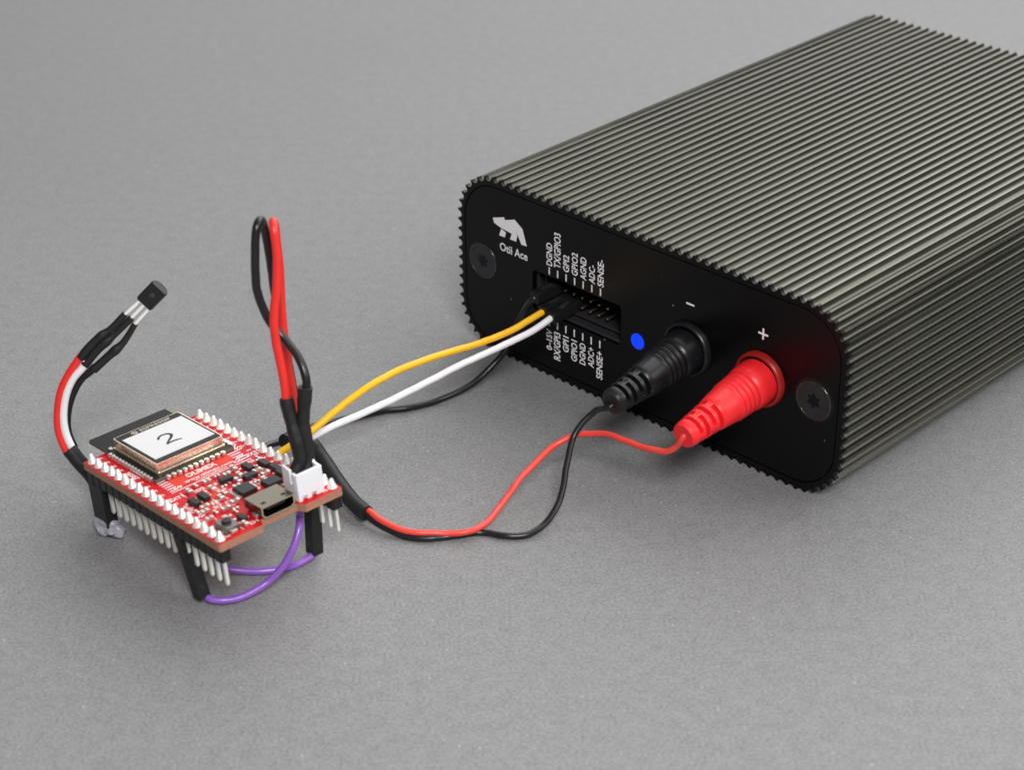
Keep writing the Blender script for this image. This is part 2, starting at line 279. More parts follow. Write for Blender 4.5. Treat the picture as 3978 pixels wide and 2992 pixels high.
class MB:
    def __init__(self):
        self.v = []; self.f = []; self.m = []
    def face(self, idx, mi=0):
        self.f.append(tuple(idx)); self.m.append(mi)
    def add(self, verts, faces, mi=0):
        o = len(self.v)
        self.v += [tuple(x) for x in verts]
        for q in faces:
            self.face([i + o for i in q], mi)
        return self
    def box(self, lo, hi, mi=0, ch=0.0):
        x0, y0, z0 = lo; x1, y1, z1 = hi
        if ch <= 0:
            vs = [(x0,y0,z0),(x1,y0,z0),(x1,y1,z0),(x0,y1,z0),(x0,y0,z1),(x1,y0,z1),(x1,y1,z1),(x0,y1,z1)]
            fs = [(0,3,2,1),(4,5,6,7),(0,1,5,4),(1,2,6,5),(2,3,7,6),(3,0,4,7)]
            return self.add(vs, fs, mi)
        c = ch; n = 8
        def oct_(z, s):
            a0, a1, b0, b1 = x0+s, x1-s, y0+s, y1-s
            return [(a0+c,b0,z),(a1-c,b0,z),(a1,b0+c,z),(a1,b1-c,z),(a1-c,b1,z),(a0+c,b1,z),(a0,b1-c,z),(a0,b0+c,z)]
        vs = oct_(z0, c) + oct_(z0 + c, 0) + oct_(z1 - c, 0) + oct_(z1, c)
        fs = [tuple(range(7, -1, -1)), tuple(range(24, 32))]
        for r in range(3):
            for i in range(8):
                j = (i + 1) % 8
                fs.append((r*8+i, r*8+j, r*8+8+j, r*8+8+i))
        return self.add(vs, fs, mi)
    def prism(self, poly, z0, z1, mi_side=0, mi_top=0, mi_bot=None, fn=None):
        n = len(poly); fn = fn or (lambda x, y, z: (x, y, z))
        vs = [fn(x, y, z0) for x, y in poly] + [fn(x, y, z1) for x, y in poly]
        o = len(self.v); self.v += vs
        self.face([o + i for i in range(n - 1, -1, -1)], mi_side if mi_bot is None else mi_bot)
        self.face([o + n + i for i in range(n)], mi_top)
        for i in range(n):
            j = (i + 1) % n
            self.face((o+i, o+j, o+n+j, o+n+i), mi_side)
        return self
    def tube(self, pts, r, n=12, step=0.5, mi=0, smooth=True, wob=0.0):
        path = catmull(pts, step) if smooth else [Vector(p) for p in pts]
        if wob: path = [p + noise.noise_vector(p * 0.16) * wob + noise.noise_vector(p * 0.45) * (wob * 0.25) for p in path]
        k = len(path); rad = r if callable(r) else (lambda s: r)
        o = len(self.v)
        t = (path[1] - path[0]).normalized()
        u = t.cross(Vector((0, 0, 1)))
        if u.length < 1e-3: u = t.cross(Vector((1, 0, 0)))
        u.normalize()
        for i, p in enumerate(path):
            d = (path[min(i+1, k-1)] - path[max(i-1, 0)])
            if d.length > 1e-7: t = d.normalized()
            u = (u - t * u.dot(t)).normalized(); w = t.cross(u)
            rr = rad(i / (k - 1))
            for j in range(n):
                a = 2 * math.pi * j / n
                self.v.append(tuple(p + (u * math.cos(a) + w * math.sin(a)) * rr))
        for i in range(k - 1):
            for j in range(n):
                q = (j + 1) % n
                self.face((o+i*n+j, o+i*n+q, o+(i+1)*n+q, o+(i+1)*n+j), mi)
        self.face([o + j for j in range(n - 1, -1, -1)], mi)
        self.face([o + (k-1)*n + j for j in range(n)], mi)
        return self
    def lathe(self, prof, org, axis, n=32, mi=0, rfn=None, ref=None, cap=True):
        """prof: (distance along axis, radius); rfn(d, angle, r) may carve the radius"""
        org = Vector(org); t = Vector(axis).normalized()
        u = Vector(ref) if ref is not None else t.cross(Vector((0, 0, 1)))
        if u.length < 1e-3: u = Vector((1, 0, 0))
        u = (u - t * u.dot(t)).normalized(); w = t.cross(u)
        o = len(self.v); k = len(prof)
        for d, r in prof:
            for j in range(n):
                a = 2 * math.pi * j / n
                rr = rfn(d, a, r) if rfn else r
                self.v.append(tuple(org + t * d + (u * math.cos(a) + w * math.sin(a)) * rr))
        for i in range(k - 1):
            for j in range(n):
                q = (j + 1) % n
                self.face((o+i*n+j, o+i*n+q, o+(i+1)*n+q, o+(i+1)*n+j), mi)
        if cap:
            self.face([o + j for j in range(n - 1, -1, -1)], mi)
            self.face([o + (k-1)*n + j for j in range(n)], mi)
        return self
    def obox(self, p, q, half, ref, mi=0, ch=0.15, half2=None):
        """square bar from p to q, its faces turned towards ref"""
        p, q = Vector(p), Vector(q); t = (q - p).normalized()
        u = Vector(ref); u = (u - t * u.dot(t)).normalized(); w = t.cross(u)
        L = (q - p).length; h2 = half2 or half
        sub = MB().box((-half, -h2, 0), (half, h2, L), 0, ch)
        return self.add([p + u*x + w*y + t*z for x, y, z in sub.v], sub.f, mi)
    def mesh(self, name, mats, org=(0, 0, 0), sharp=35, fix=False):
        me = bpy.data.meshes.new(name)
        me.from_pydata([((x-org[0])*S, (y-org[1])*S, (z-org[2])*S) for x, y, z in self.v], [], self.f)
        if not isinstance(mats, (list, tuple)): mats = [mats]
        for x in mats: me.materials.append(x)
        if len(mats) > 1: me.polygons.foreach_set('material_index', self.m)
        if fix:
            bm = bmesh.new(); bm.from_mesh(me); bmesh.ops.recalc_face_normals(bm, faces=bm.faces); bm.to_mesh(me); bm.free()
        if sharp:
            me.polygons.foreach_set('use_smooth', [True] * len(me.polygons))
            me.set_sharp_from_angle(angle=math.radians(sharp))
        me.update()
        return me
    def build(self, name, mats, parent=None, org=(0, 0, 0), sharp=35, fix=True):
        return link(name, self.mesh(name, mats, org, sharp, fix), parent)

def link(name, mesh, parent=None):
    o = bpy.data.objects.new(name, mesh); COL.objects.link(o)
    if parent is not None: o.parent = parent
    return o

def put(src_mesh, name, loc, parent, rot=None):
    o = bpy.data.objects.new(name, src_mesh); COL.objects.link(o); o.parent = parent
    o.location = [c * S for c in loc]
    if rot: o.rotation_euler = rot
    return o

def tag(o, label, cat=None, group=None, kind=None):
    o['label'] = label
    if cat: o['category'] = cat
    if group: o['group'] = group
    if kind: o['kind'] = kind
    return o

def thing(name, label, cat, loc, rot=None, group=None):
    o = bpy.data.objects.new(name, None); COL.objects.link(o)
    o.empty_display_size = 0.005
    o.location = Vector(loc) * S
    if rot is not None: o.rotation_euler = rot
    return tag(o, label, cat, group)

def flat(loops, thick=0.0, bevel=0.0):
    """filled 2D outline with holes -> (verts, faces) in mm, z from -thick to 0"""
    cu = bpy.data.curves.new('outline', 'CURVE'); cu.dimensions = '2D'; cu.fill_mode = 'BOTH'
    cu.extrude = max(0.0, thick / 2 - bevel); cu.bevel_depth = bevel; cu.bevel_resolution = 1
    if bevel: cu.offset = -bevel
    for lp in loops:
        sp = cu.splines.new('POLY'); sp.points.add(len(lp) - 1)
        for i, (x, y) in enumerate(lp): sp.points[i].co = (x, y, 0, 1)
        sp.use_cyclic_u = True
    ob = bpy.data.objects.new('outline', cu)
    me = bpy.data.meshes.new_from_object(ob)
    vs = [tuple(v.co) for v in me.vertices]; fs = [tuple(p.vertices) for p in me.polygons]
    bpy.data.objects.remove(ob); bpy.data.curves.remove(cu); bpy.data.meshes.remove(me)
    return [(x, y, z - thick / 2) for x, y, z in vs], fs

def text2d(body, w, h=None, bold=0.0, spacing=1.0):
    """lettering scaled to width w and height h, lower left corner at 0, 0"""
    cu = bpy.data.curves.new('text', 'FONT'); cu.body = body; cu.size = 1.0; cu.resolution_u = 3
    cu.offset = bold; cu.space_character = spacing
    ob = bpy.data.objects.new('text', cu)
    me = bpy.data.meshes.new_from_object(ob)
    vs = [tuple(v.co) for v in me.vertices]; fs = [tuple(p.vertices) for p in me.polygons]
    bpy.data.objects.remove(ob); bpy.data.curves.remove(cu); bpy.data.meshes.remove(me)
    x0 = min(v[0] for v in vs); x1 = max(v[0] for v in vs); y0 = min(v[1] for v in vs); y1 = max(v[1] for v in vs)
    sx = w / (x1 - x0); sy = (h / (y1 - y0)) if h else sx
    return [((x - x0) * sx, (y - y0) * sy) for x, y, z in vs], fs

def rrect(x0, y0, x1, y1, r, n=6):
    out = []
    for cx, cy, a0 in ((x1-r, y0+r, -90), (x1-r, y1-r, 0), (x0+r, y1-r, 90), (x0+r, y0+r, 180)):
        for k in range(n + 1):
            a = math.radians(a0 + 90 * k / n)
            out.append((cx + r*math.cos(a), cy + r*math.sin(a)))
    return out

def circle(cx, cy, r, n=40):
    return [(cx + r*math.cos(2*math.pi*i/n), cy + r*math.sin(2*math.pi*i/n)) for i in range(n)]

# ------------------------------------------------------------------ the surface
g = MB(); 
nx = 40
for j in range(nx + 1):
    for i in range(nx + 1):
        g.v.append((-1500 + 3000*i/nx, -1500 + 3000*j/nx, 0.0))
for j in range(nx):
    for i in range(nx):
        q = j*(nx+1) + i
        g.face((q, q+1, q+nx+2, q+nx+1))
table = g.build('table_surface', M['paper'], None, sharp=0, fix=False)
tag(table, 'matte grey paper surface under the instrument and the board', None, None, 'structure')

# ------------------------------------------------------------------ measuring instrument
box = thing('measuring_instrument', 'large black ribbed aluminium instrument box with two banana sockets', 'instrument', BOX_O, (0, 0, BOX_YAW))
CORNER = 12.0
def perimeter(u0, v0, u1, v1, r):
    """arc-length parametrised rounded rectangle: returns length and a function s -> (point, outward normal)"""
    segs = []
    def line(ax, ay, bx, by): segs.append(('l', math.hypot(bx-ax, by-ay), (ax, ay, bx, by)))
    def arc(cx, cy, a0): segs.append(('a', r*math.pi/2, (cx, cy, a0)))
    line((u0+u1)/2, v0, u1-r, v0); arc(u1-r, v0+r, -math.pi/2)
    line(u1, v0+r, u1, v1-r); arc(u1-r, v1-r, 0)
    line(u1-r, v1, u0+r, v1); arc(u0+r, v1-r, math.pi/2)
    line(u0, v1-r, u0, v0+r); arc(u0+r, v0+r, math.pi)
    line(u0+r, v0, (u0+u1)/2, v0)
    tot = sum(s[1] for s in segs)
    def at(s):
        s = s % tot
        for k, L, q in segs:
            if s <= L:
                if k == 'l':
                    ax, ay, bx, by = q; f = s / L; dx, dy = (bx-ax)/L, (by-ay)/L
                    return (ax+(bx-ax)*f, ay+(by-ay)*f), (dy, -dx)
                cx, cy, a0 = q; a = a0 + s / r
                return (cx+r*math.cos(a), cy+r*math.sin(a)), (math.cos(a), math.sin(a))
            s -= L
        return at(0)
    return tot, at
PT, PAT = perimeter(0, 0, BW, BH, CORNER)
TEETH = 118
PROFILE = [(0.0, 0.0), (0.10, 0.0), (0.11, -0.02)] + [(0.5 - 0.385*math.cos(math.radians(q)), -0.05 - 1.08*math.sin(math.radians(q))) for q in (8, 22, 38, 55, 72, 90, 108, 125, 142, 158, 172)] + [(0.89, -0.02), (0.90, 0.0)]
outline = []
for i in range(TEETH):
    for t, d in PROFILE:
        (px, pz), (nx_, nz_) = PAT((i + t) * PT / TEETH)
        outline.append((px + nx_*d, pz + nz_*d))
inset = rrect(2.1, 2.1, BW-2.1, BH-2.1, 9.9, 10)
inset_in = rrect(2.35, 2.35, BW-2.35, BH-2.35, 9.7, 10)
# ribbed extrusion behind the end frame
h = MB(); n = len(outline)
FD = 1.0
h.v = [(x, FD, z) for x, z in outline] + [(x, BL, z) for x, z in outline]
for i in range(n):
    j = (i + 1) % n
    h.face((i, j, n + j, n + i))
h.face(range(n, 2*n))
h.build('ribbed_housing', M['anodised'], box, sharp=28, fix=True)
def face_xyz(vs, d0):                      # outline (u, v, z<=0) -> box frame, z counted into the box
    return [(x, d0 - z, y) for x, y, z in vs]
# end frame carrying the teeth
vs, fs = flat([outline, inset], FD)
MB().add(face_xyz(vs, 0.0), fs).build('end_frame', M['plate'], box, sharp=30)
# front plate with the opening for the pin header
HU0, HU1, HV0, HV1 = 23.5, 49.9, 15.6, 25.3
vs, fs = flat([inset_in, rrect(HU0, HV0, HU1, HV1, 1.0, 5)], 1.2)
plate = MB().add(face_xyz(vs, 0.05), fs).build('front_plate', M['plate'], box, sharp=30)
vs, fs = flat([rrect(1.8, 1.8, BW-1.8, BH-1.8, 10.0, 10), rrect(HU0-0.02, HV0-0.02, HU1+0.02, HV1+0.02, 1.0, 5)], 0.4)
MB().add(face_xyz(vs, 1.3), fs).build('backing_plate', M['groove'], box, sharp=0)

def plate_print(name, polys, lab=None):
    """polys: list of (verts2d, faces) in plate coordinates"""
    mb = MB()
    for vs, fs in polys: mb.add([(x, 0.035, y) for x, y in vs], fs)
    o = mb.build(name, M['ink'], plate, sharp=0, fix=False)
    if lab: o['label'] = lab
    return o
# walking-bear emblem
body = [(11.16, 34.06), (14.76, 35.28), (14.97, 34.66), (18.02, 35.72), (20.43, 34.18), (21.73, 30.38), (20.06, 30.25), (19.05, 32.1),
        (18.30, 33.25), (18.86, 32.15), (18.44, 30.46), (16.52, 30.44), (17.08, 31.95), (15.6, 32.15), (13.88, 32.32), (11.58, 32.95)]
foot = [(13.77, 32.14), (15.29, 31.68), (14.9, 30.35), (13.14, 30.35)]
plate_print('emblem', [(body, [tuple(range(len(body)))]), (foot, [(0, 1, 2, 3)])], 'white angular walking bear emblem')
def flat_text(body_, x, y, w, hgt, bold=0.012):
    vs, fs = text2d(body_, w, hgt, bold)
    return [(x + a, y + b) for a, b in vs], fs
def up_text(body_, uc, v0, v1, cap=1.80, bold=0.022):       # reads upwards, letter tops towards -u
    vs, fs = text2d(body_, v1 - v0, cap * (1.12 if '/' in body_ else 1.0), bold)
    return [(uc + cap/2 - b, v0 + a) for a, b in vs], fs
plate_print('lettering', [flat_text('Otii Ace', 13.3, 26.75, 8.65, 2.05, 0.018)], 'white lettering Otii Ace')
C1 = 28.61
top = [('DGND', 27.94, 33.47), ('TX/GPIO3', 28.1, 36.6), ('GPI2', 28.05, 32.15), ('GPIO2', 28.05, 33.55), ('AGND', 27.9, 33.3), ('ADC-', 27.9, 32.3), ('SENSE-', 27.94, 34.4)]
bot = [('0–15V', 6.82, 12.0), ('RX/GPI3', 5.05, 12.15), ('GPI1', 8.1, 12.08), ('GPIO1', 6.7, 12.04), ('DGND', 6.84, 12.18), ('ADC+', 7.13, 12.11), ('SENSE+', 5.06, 12.03)]
for i, (t, v0, v1) in enumerate(top):
    plate_print('lettering', [up_text(t, C1 + 2.54*i, v0, v1)])
    plate_print('tick_mark', [([(C1+2.54*i-.19, 25.75), (C1+2.54*i+.19, 25.75), (C1+2.54*i+.19, 27.5), (C1+2.54*i-.19, 27.5)], [(0, 1, 2, 3)])])
for i, (t, v0, v1) in enumerate(bot):
    plate_print('lettering', [up_text(t, C1 + 2.54*i, v0, v1)])
    plate_print('tick_mark', [([(C1+2.54*i-.19, 12.85), (C1+2.54*i+.19, 12.85), (C1+2.54*i+.19, 14.7), (C1+2.54*i-.19, 14.7)], [(0, 1, 2, 3)])])
R4 = [(0, 1, 2, 3)]
plate_print('minus_sign', [([(67.75, 32.25), (69.95, 32.25), (69.95, 32.7), (67.75, 32.7)], R4)])
plus = [(86.7, 32.22), (87.75, 32.22), (87.75, 31.2), (88.2, 31.2), (88.2, 32.22), (89.25, 32.22), (89.25, 32.68), (88.2, 32.68), (88.2, 33.75), (87.75, 33.75), (87.75, 32.68), (86.7, 32.68)]
plate_print('plus_sign', [(plus, [tuple(range(12))])])

# screws with six-lobed recess
def star(cx, cy, r0, r1, rot, n=6):
    out = []
    for i in range(n * 8):
        a = 2*math.pi*i/(n*8) + rot
        out.append((cx + (r0 + (r1-r0)*(0.5+0.5*math.cos(n*(a-rot))))*math.cos(a), cy + (r0 + (r1-r0)*(0.5+0.5*math.cos(n*(a-rot))))*math.sin(a)))
    return out
for su, rot in ((8.05, 0.2), (101.5, 0.5)):
    vs, fs = flat([circle(su, 22.4, 4.35, 48), star(su, 22.4, 1.02, 1.72, rot)], 0.55, 0.12)
    sc = MB().add(face_xyz(vs, -0.28), fs).build('screw', M['screw'], box, sharp=30)
    MB().lathe([(-0.22, 1.9), (0.6, 1.9)], (su, 0.0, 22.4), (0, 1, 0), 24).build('screw_core', M['recess'], sc, sharp=30)
    rim = [(4.12 + 0.16*math.cos(q*math.pi/6), 0.16*math.sin(q*math.pi/6)) for q in range(7)]
    MB().lathe([(-0.26 - 0.5*d, r) for r, d in rim], (su, 0.0, 22.4), (0, 1, 0), 56, cap=False).build('rim_highlight', M['rim'], sc, sharp=60)  # thin added ring, its pale colour stands in for the edge highlight
    # flat black ring painted as the shadow line round the head
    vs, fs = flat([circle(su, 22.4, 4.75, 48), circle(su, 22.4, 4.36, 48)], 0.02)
    MB().add(face_xyz(vs, 0.03), fs).build('countersink_shadow', M['groove'], sc, sharp=0)

# blue indicator in its hole
vs, fs = flat([circle(54.75, 18.55, 2.1, 36), circle(54.75, 18.55, 1.86, 36)], 0.03)
led = MB().lathe([(0.25, 1.84), (-0.05, 1.84), (-0.16, 1.70), (-0.20, 1.2), (-0.21, 0.02)], (54.75, 0.0, 18.55), (0, 1, 0), 36).build('indicator_light', M['led'], box, sharp=50)
MB().add(face_xyz(vs, 0.03), fs).build('bezel', M['groove'], led, sharp=0)
led['label'] = 'glowing round blue indicator light'

# shrouded pin header
sh = MB()
sh.box((HU0-0.6, 1.3, HV0-0.6), (HU1+0.6, 9.5, HV0-0.05))            # floor of the shroud
sh.box((HU0-0.6, 1.3, HV1+0.05), (HU1+0.6, 9.5, HV1+0.6))
sh.box((HU0-0.6, 1.3, HV0-0.05), (HU0-0.05, 9.5, HV1+0.05))
sh.box((HU1+0.05, 1.3, HV0-0.05), (HU1+0.6, 9.5, HV1+0.05))
sh.box((HU0-0.6, 9.5, HV0-0.6), (HU1+0.6, 10.0, HV1+0.6))
hd = sh.build('pin_header', M['hplastic'], box, sharp=0)
MB().box((HU0+0.3, 0.6, HV0+0.15), (HU1-0.4, 8.0, HV0+0.75), 0, 0.1).box((HU0+0.3, 2.2, HV0+1.35), (HU1-0.4, 8.0, HV0+1.9), 0, 0.1).build('shroud_lip', M['shroud'], hd)
MB().box((HU0+0.1, 1.2, HV0+2.6), (HU0+0.9, 8.0, HV1-0.2), 0, 0.1).box((HU0+1.3, 2.6, HV0+3.4), (HU0+1.9, 8.0, HV1-0.3), 0, 0.1).build('shroud_wall', M['shroud'], hd)
pin_me = MB().box((-0.30, 0, -0.30), (0.30, 7.6, 0.30), 0, 0.14).mesh('header_pin', M['gold'])
for i in range(7):
    for v in (19.18, 21.72):
        put(pin_me, 'header_pin', (C1 + 2.54*i, 2.3, v), hd)

# sockets
def socket(u, mt, lab):
    prof = [(0.3, 6.15), (-0.5, 6.15), (-1.0, 6.05), (-1.35, 5.82), (-1.45, 5.55), (-1.35, 5.32), (-1.0, 5.22), (0.3, 5.18)]
    s = MB().lathe(prof, (u, 0.0, 22.2), (0, 1, 0), 56, cap=False).build('banana_socket', mt, box, sharp=40)
    s['label'] = lab
    MB().lathe([(-0.05, 5.17), (-0.12, 0.3)], (u, 0.0, 22.2), (0, 1, 0), 40).build('socket_bore', M['groove'], s)
    return s
socket(68.9, M['blackplug'], 'black rimmed socket below the minus sign')
socket(88.0, M['redring'], 'dark red rimmed socket below the plus sign')

# ------------------------------------------------------------------ power lead: banana plugs, wires, sleeve, loop
def rel(pts, o):
    return [Vector(p) - Vector(o) for p in pts]
PO = (-10.0, -33.0, 0.0)
lead = thing('power_lead', 'red and black test lead running from banana plugs into a looped black sleeved cable', 'cable', PO)
def plug(u, mt, lab):
    base = boxpt(u, 22.2, 0) - Vector(PO); end = boxpt(u, 19.0, -24.3) - Vector(PO)
    ax = (end - base); L = ax.length; ax.normalize()
    k = L / 24.5
    prof = [(0.2, 4.3), (0.6, 4.85), (1.0, 5.0), (3.6, 4.95), (4.9, 4.85), (5.25, 4.62), (5.5, 4.42)]
    d = 5.7
    for i in range(4):                                        # grip ridges
        b = 4.42 - 0.07*i
        prof += [(d, b), (d+0.35, b+0.16), (d+0.6, b+0.20), (d+0.85, b+0.14), (d+1.2, b-0.04)]
        d += 1.35
    prof += [(11.6, 4.10), (13.0, 3.95), (14.6, 3.72), (15.7, 3.52), (15.85, 3.40)]
    slots = [(16.0, 17.1), (17.9, 19.0), (19.8, 20.9), (21.6, 22.6)]
    dd = [15.95]
    for a, b in slots: dd += [a, a+0.04, b-0.04, b]
    dd += [22.7, 24.0, 24.35, 24.5]
    base_r = lambda x: 3.45 - (x - 15.9) * 0.085
    for x in dd:
        r = base_r(x)
        if x >= 24.3: r -= 0.22
        prof.append((x, r))
    def carve(x, a, r):
        for i, (s0, s1) in enumerate(slots):
            if s0 + 0.02 < x / k < s1 - 0.02:
                off = 0.0 if i % 2 == 0 else math.pi / 2
                z = math.cos(2 * (a - off))
                return r if z > 0.86 else r - 1.3
        return r + 0.05 if abs(math.sin(a)) < 0.05 and 1.2 < x else r
    prof = [(x * k, r) for x, r in prof] + [(L, 1.0)]
    p = MB().lathe(prof, base, ax, 64, rfn=carve, ref=Vector((0.3, 0.2, 1))).build('banana_plug', mt, lead, sharp=32)
    p['label'] = lab
    return p
plug(68.9, M['blackplug'], 'black banana plug with ridged grip and slotted strain relief')
plug(88.0, M['redplug'], 'red banana plug with ridged grip and slotted strain relief')
MB().tube(rel(PATHS['red_power'], PO), 0.66, 12, wob=0.28).build('wire', M['redthin'], lead)['label'] = 'thin red wire to the red plug'
MB().tube(rel(PATHS['black_power'], PO), 0.66, 12, wob=0.28).build('wire', M['blackpvc'], lead)['label'] = 'thin black wire to the black plug'
def lumpy(r, a=0.05, k=17.0, ph=0.0, flare=0.0):
    return lambda s: r * (1 + a*math.sin(k*s + ph) + 0.5*a*math.sin(2.7*k*s + 1.3 + ph)) + (flare if s < 0.02 or s > 0.98 else 0)
MB().tube(rel(PATHS['sleeve'], PO), lumpy(1.68, 0.025, 9), 16).build('sleeve', M['shrink'], lead)
MB().tube(rel(PATHS['loop_red'], PO), 0.84, 14, wob=0.2).build('wire', M['redpvc'], lead)['label'] = 'thick red wire looping up above the white connector'
MB().tube(rel(PATHS['loop_black'], PO), 0.82, 14, wob=0.2).build('wire', M['blackpvc'], lead)['label'] = 'thick black wire twisted round the red loop'
MB().tube(rel(PATHS['shrink_red'], PO), lumpy(1.32, 0.05, 15, 0.4), 16).build('heat_shrink', M['shrink'], lead)
MB().tube(rel(PATHS['shrink_black'], PO), lumpy(1.32, 0.07, 13, 2.0), 16).build('heat_shrink', M['shrink'], lead)

# ------------------------------------------------------------------ jumper wires from the instrument to the board
def jumper(key, col, v, mt, label, droop=0.0):
    o = PATHS[key][6]; o = (o[0], o[1], 0.0)
    t = thing('jumper_wire', label, 'wire', o, group='jumper wires plugged into the instrument')
    MB().tube(rel(PATHS[key], o), 0.76, 14, wob=0.22).build('wire', mt, t)
    u = C1 + 2.54*col
    a = boxpt(u, v, 9.0) - Vector(o); b = boxpt(u, v - droop, -5.0) - Vector(o)
    hs = MB().obox(a, b, 1.24, BE, 0, 0.12).build('connector_housing', M['hplastic'], t, sharp=25)
    # latch window on the upper face
    w0 = boxpt(u, v + 1.26, 1.0) - Vector(o); w1 = boxpt(u, v + 1.26 - droop, -2.5) - Vector(o)
    MB().obox(w0, w1, 0.55, BE, 0, 0.0, 0.05).build('latch', M['shroud'], hs, sharp=0)
jumper('black', 0, 21.72, M['blackpvc'], 'thin black jumper wire curving down from the pin header to the table')
jumper('yellow', 1, 19.18, M['yellow'], 'yellow jumper wire from the pin header to the red board')
jumper('white', 2, 19.18, M['white'], 'white jumper wire just below the yellow one', 0.6)

# ------------------------------------------------------------------ microcontroller board
board = thing('microcontroller_board', 'red microcontroller circuit board with rows of pins and a white numbered sticker', 'circuit board', BRD_O)
board.rotation_euler = BRD_R.to_euler()
BT = 1.6
ol = [(-1.4, -1.3), (47.0, -1.3), (47.3, -1.0), (47.3, 8.2), (46.9, 8.6), (45.6, 9.0), (45.4, 9.3), (45.4, 16.9), (45.6, 17.3), (46.9, 17.9), (47.2, 18.2), (47.2, 26.3), (46.9, 26.7), (-1.4, 26.7)]
pcb = MB().prism(ol, -BT, 0, 1, 0, 0).build('circuit_board', [M['mask'], M['fr4']], board, sharp=30)
def silk(name, polys, z=0.03, mt='silk', par=None, lab=None):
    mb = MB()
    for vs, fs in polys: mb.add([(x, y, z) for x, y in vs], fs)
    o = mb.build(name, M[mt], par or pcb, sharp=0, fix=False)
    if lab: o['label'] = lab
    return o
def btext(body_, a, b, w, hgt, bold=0.028):
    """reads along +b, letter tops towards -a; (a, b) is the lower left corner"""
    vs, fs = text2d(body_, w, hgt, bold)
    return [(a - y, b + x) for x, y in vs], fs
def atext(body_, a, b, w, hgt, bold=0.028):
    """reads along +a, letter tops towards +b"""
    vs, fs = text2d(body_, w, hgt, bold)
    return [(a + x, b + y) for x, y in vs], fs
def rect(a0, b0, a1, b1):
    return [(a0, b0), (a1, b0), (a1, b1), (a0, b1)], R4
# lighter copper pours under the mask
silk('copper_pour', [([(18.6, 5.0), (22.6, 5.0), (22.6, 8.6), (21.0, 9.0), (18.6, 9.0)], [(0, 1, 2, 3, 4)]), rect(18.6, 9.2, 22.9, 16.2), ([(18.6, 16.4), (21.2, 16.4), (21.2, 19.6), (18.6, 19.6)], R4)], 0.015, 'copperpour')
silk('copper_pour', [rect(26.0, 7.2, 31.2, 12.0), rect(32.0, 5.0, 36.5, 8.0), rect(33.2, 14.6, 37.6, 17.3)], 0.015, 'copperpour')
silk('lettering', [btext('OLIMEX', 20.6, 9.2, 6.9, 1.55, 0.03)], lab='white board lettering OLIMEX')
silk('lettering', [btext('www.olimex.com', 22.25, 7.6, 11.2, 1.05, 0.014)])
silk('lettering', [btext('Compliant', 23.35, 9.6, 7.2, 0.95, 0.014)])
silk('lettering', [btext('EXT1', 26.6, 1.6, 3.0, 1.15)]); silk('lettering', [btext('EXT2', 22.6, 22.0, 3.0, 1.15)])
silk('lettering', [atext('ESP32-S3', 12.6, 22.05, 6.2, 1.25)])
silk('lettering', [atext('RESET', 9.5, 1.8, 4.0, 1.0)])
for t, a, b, w in (('C6', 23.0, 18.6, 1.9), ('20', 21.4, 19.9, 1.8), ('19', 23.1, 4.9, 1.7), ('D2', 27.0, 7.3, 1.8), ('R8', 30.4, 9.9, 1.8), ('U3', 31.9, 11.0, 1.7), ('C5', 33.4, 6.5, 1.7),
                   ('R7', 35.4, 5.9, 1.8), ('C4', 35.5, 8.3, 1.7), ('U2', 36.9, 7.6, 1.8), ('D1', 45.6, 7.0, 1.8), ('R3', 32.4, 16.0, 1.7), ('R2', 33.5, 16.1, 1.7), ('D3', 29.7, 19.9, 1.7), ('C7', 31.4, 18.8, 1.7),
                   ('R5', 25.1, 20.3, 1.6), ('Q1', 25.4, 16.0, 1.6), ('R9', 27.6, 11.0, 1.5)):
    silk('lettering', [btext(t, a, b, w, 1.0)])
silk('lettering', [atext('PWR', 33.2, 2.3, 3.0, 0.95)]); silk('lettering', [atext('BUT', 38.6, 5.0, 3.0, 0.85)]); silk('lettering', [atext('WIFI', 29.6, 2.0, 2.8, 0.9)])
silk('silk_line', [rect(23.45, 3.6, 23.7, 21.9)])
silk('silk_line', [rect(17.9 + 0.95*i, 3.7, 18.25 + 0.95*i, 5.6) for i in range(6)])
silk('silk_line', [rect(17.6 + 0.95*i, 19.6, 17.95 + 0.95*i, 22.0) for i in range(6)])
for (a0, b0, a1, b1) in ((24.8, 4.6, 27.2, 7.0), (27.2, 8.4, 30.0, 10.6), (31.6, 7.5, 34.2, 9.7), (26.8, 15.2, 29.2, 17.2), (36.6, 1.6, 39.0, 3.8), (41.2, 1.2, 46.0, 5.2)):
    silk('silk_line', [rect(a0, b0, a1, b0+.14), rect(a0, b1-.14, a1, b1)])
rnd = random.Random(3)
for row, sgn in ((0.0, 1), (25.4, -1)):
    polys = []
    for i in range(19):
        a = 2.54*i
        for k in range(3):
            o_ = rnd.uniform(-0.12, 0.12)
            w = rnd.uniform(0.5, 0.8)
            bb = row + sgn*(1.35 + 0.42*k)
            polys.append(rect(a - w/2 + o_, bb - 0.09, a + w/2 + o_, bb + 0.09))
            if k < 2: polys.append(rect(a - w/2 + o_ + (0.0 if k else w-0.16), min(bb, bb+sgn*.42), a - w/2 + o_ + (0.16 if k else w), max(bb, bb+sgn*.42)))
    silk('pin_marking', polys)

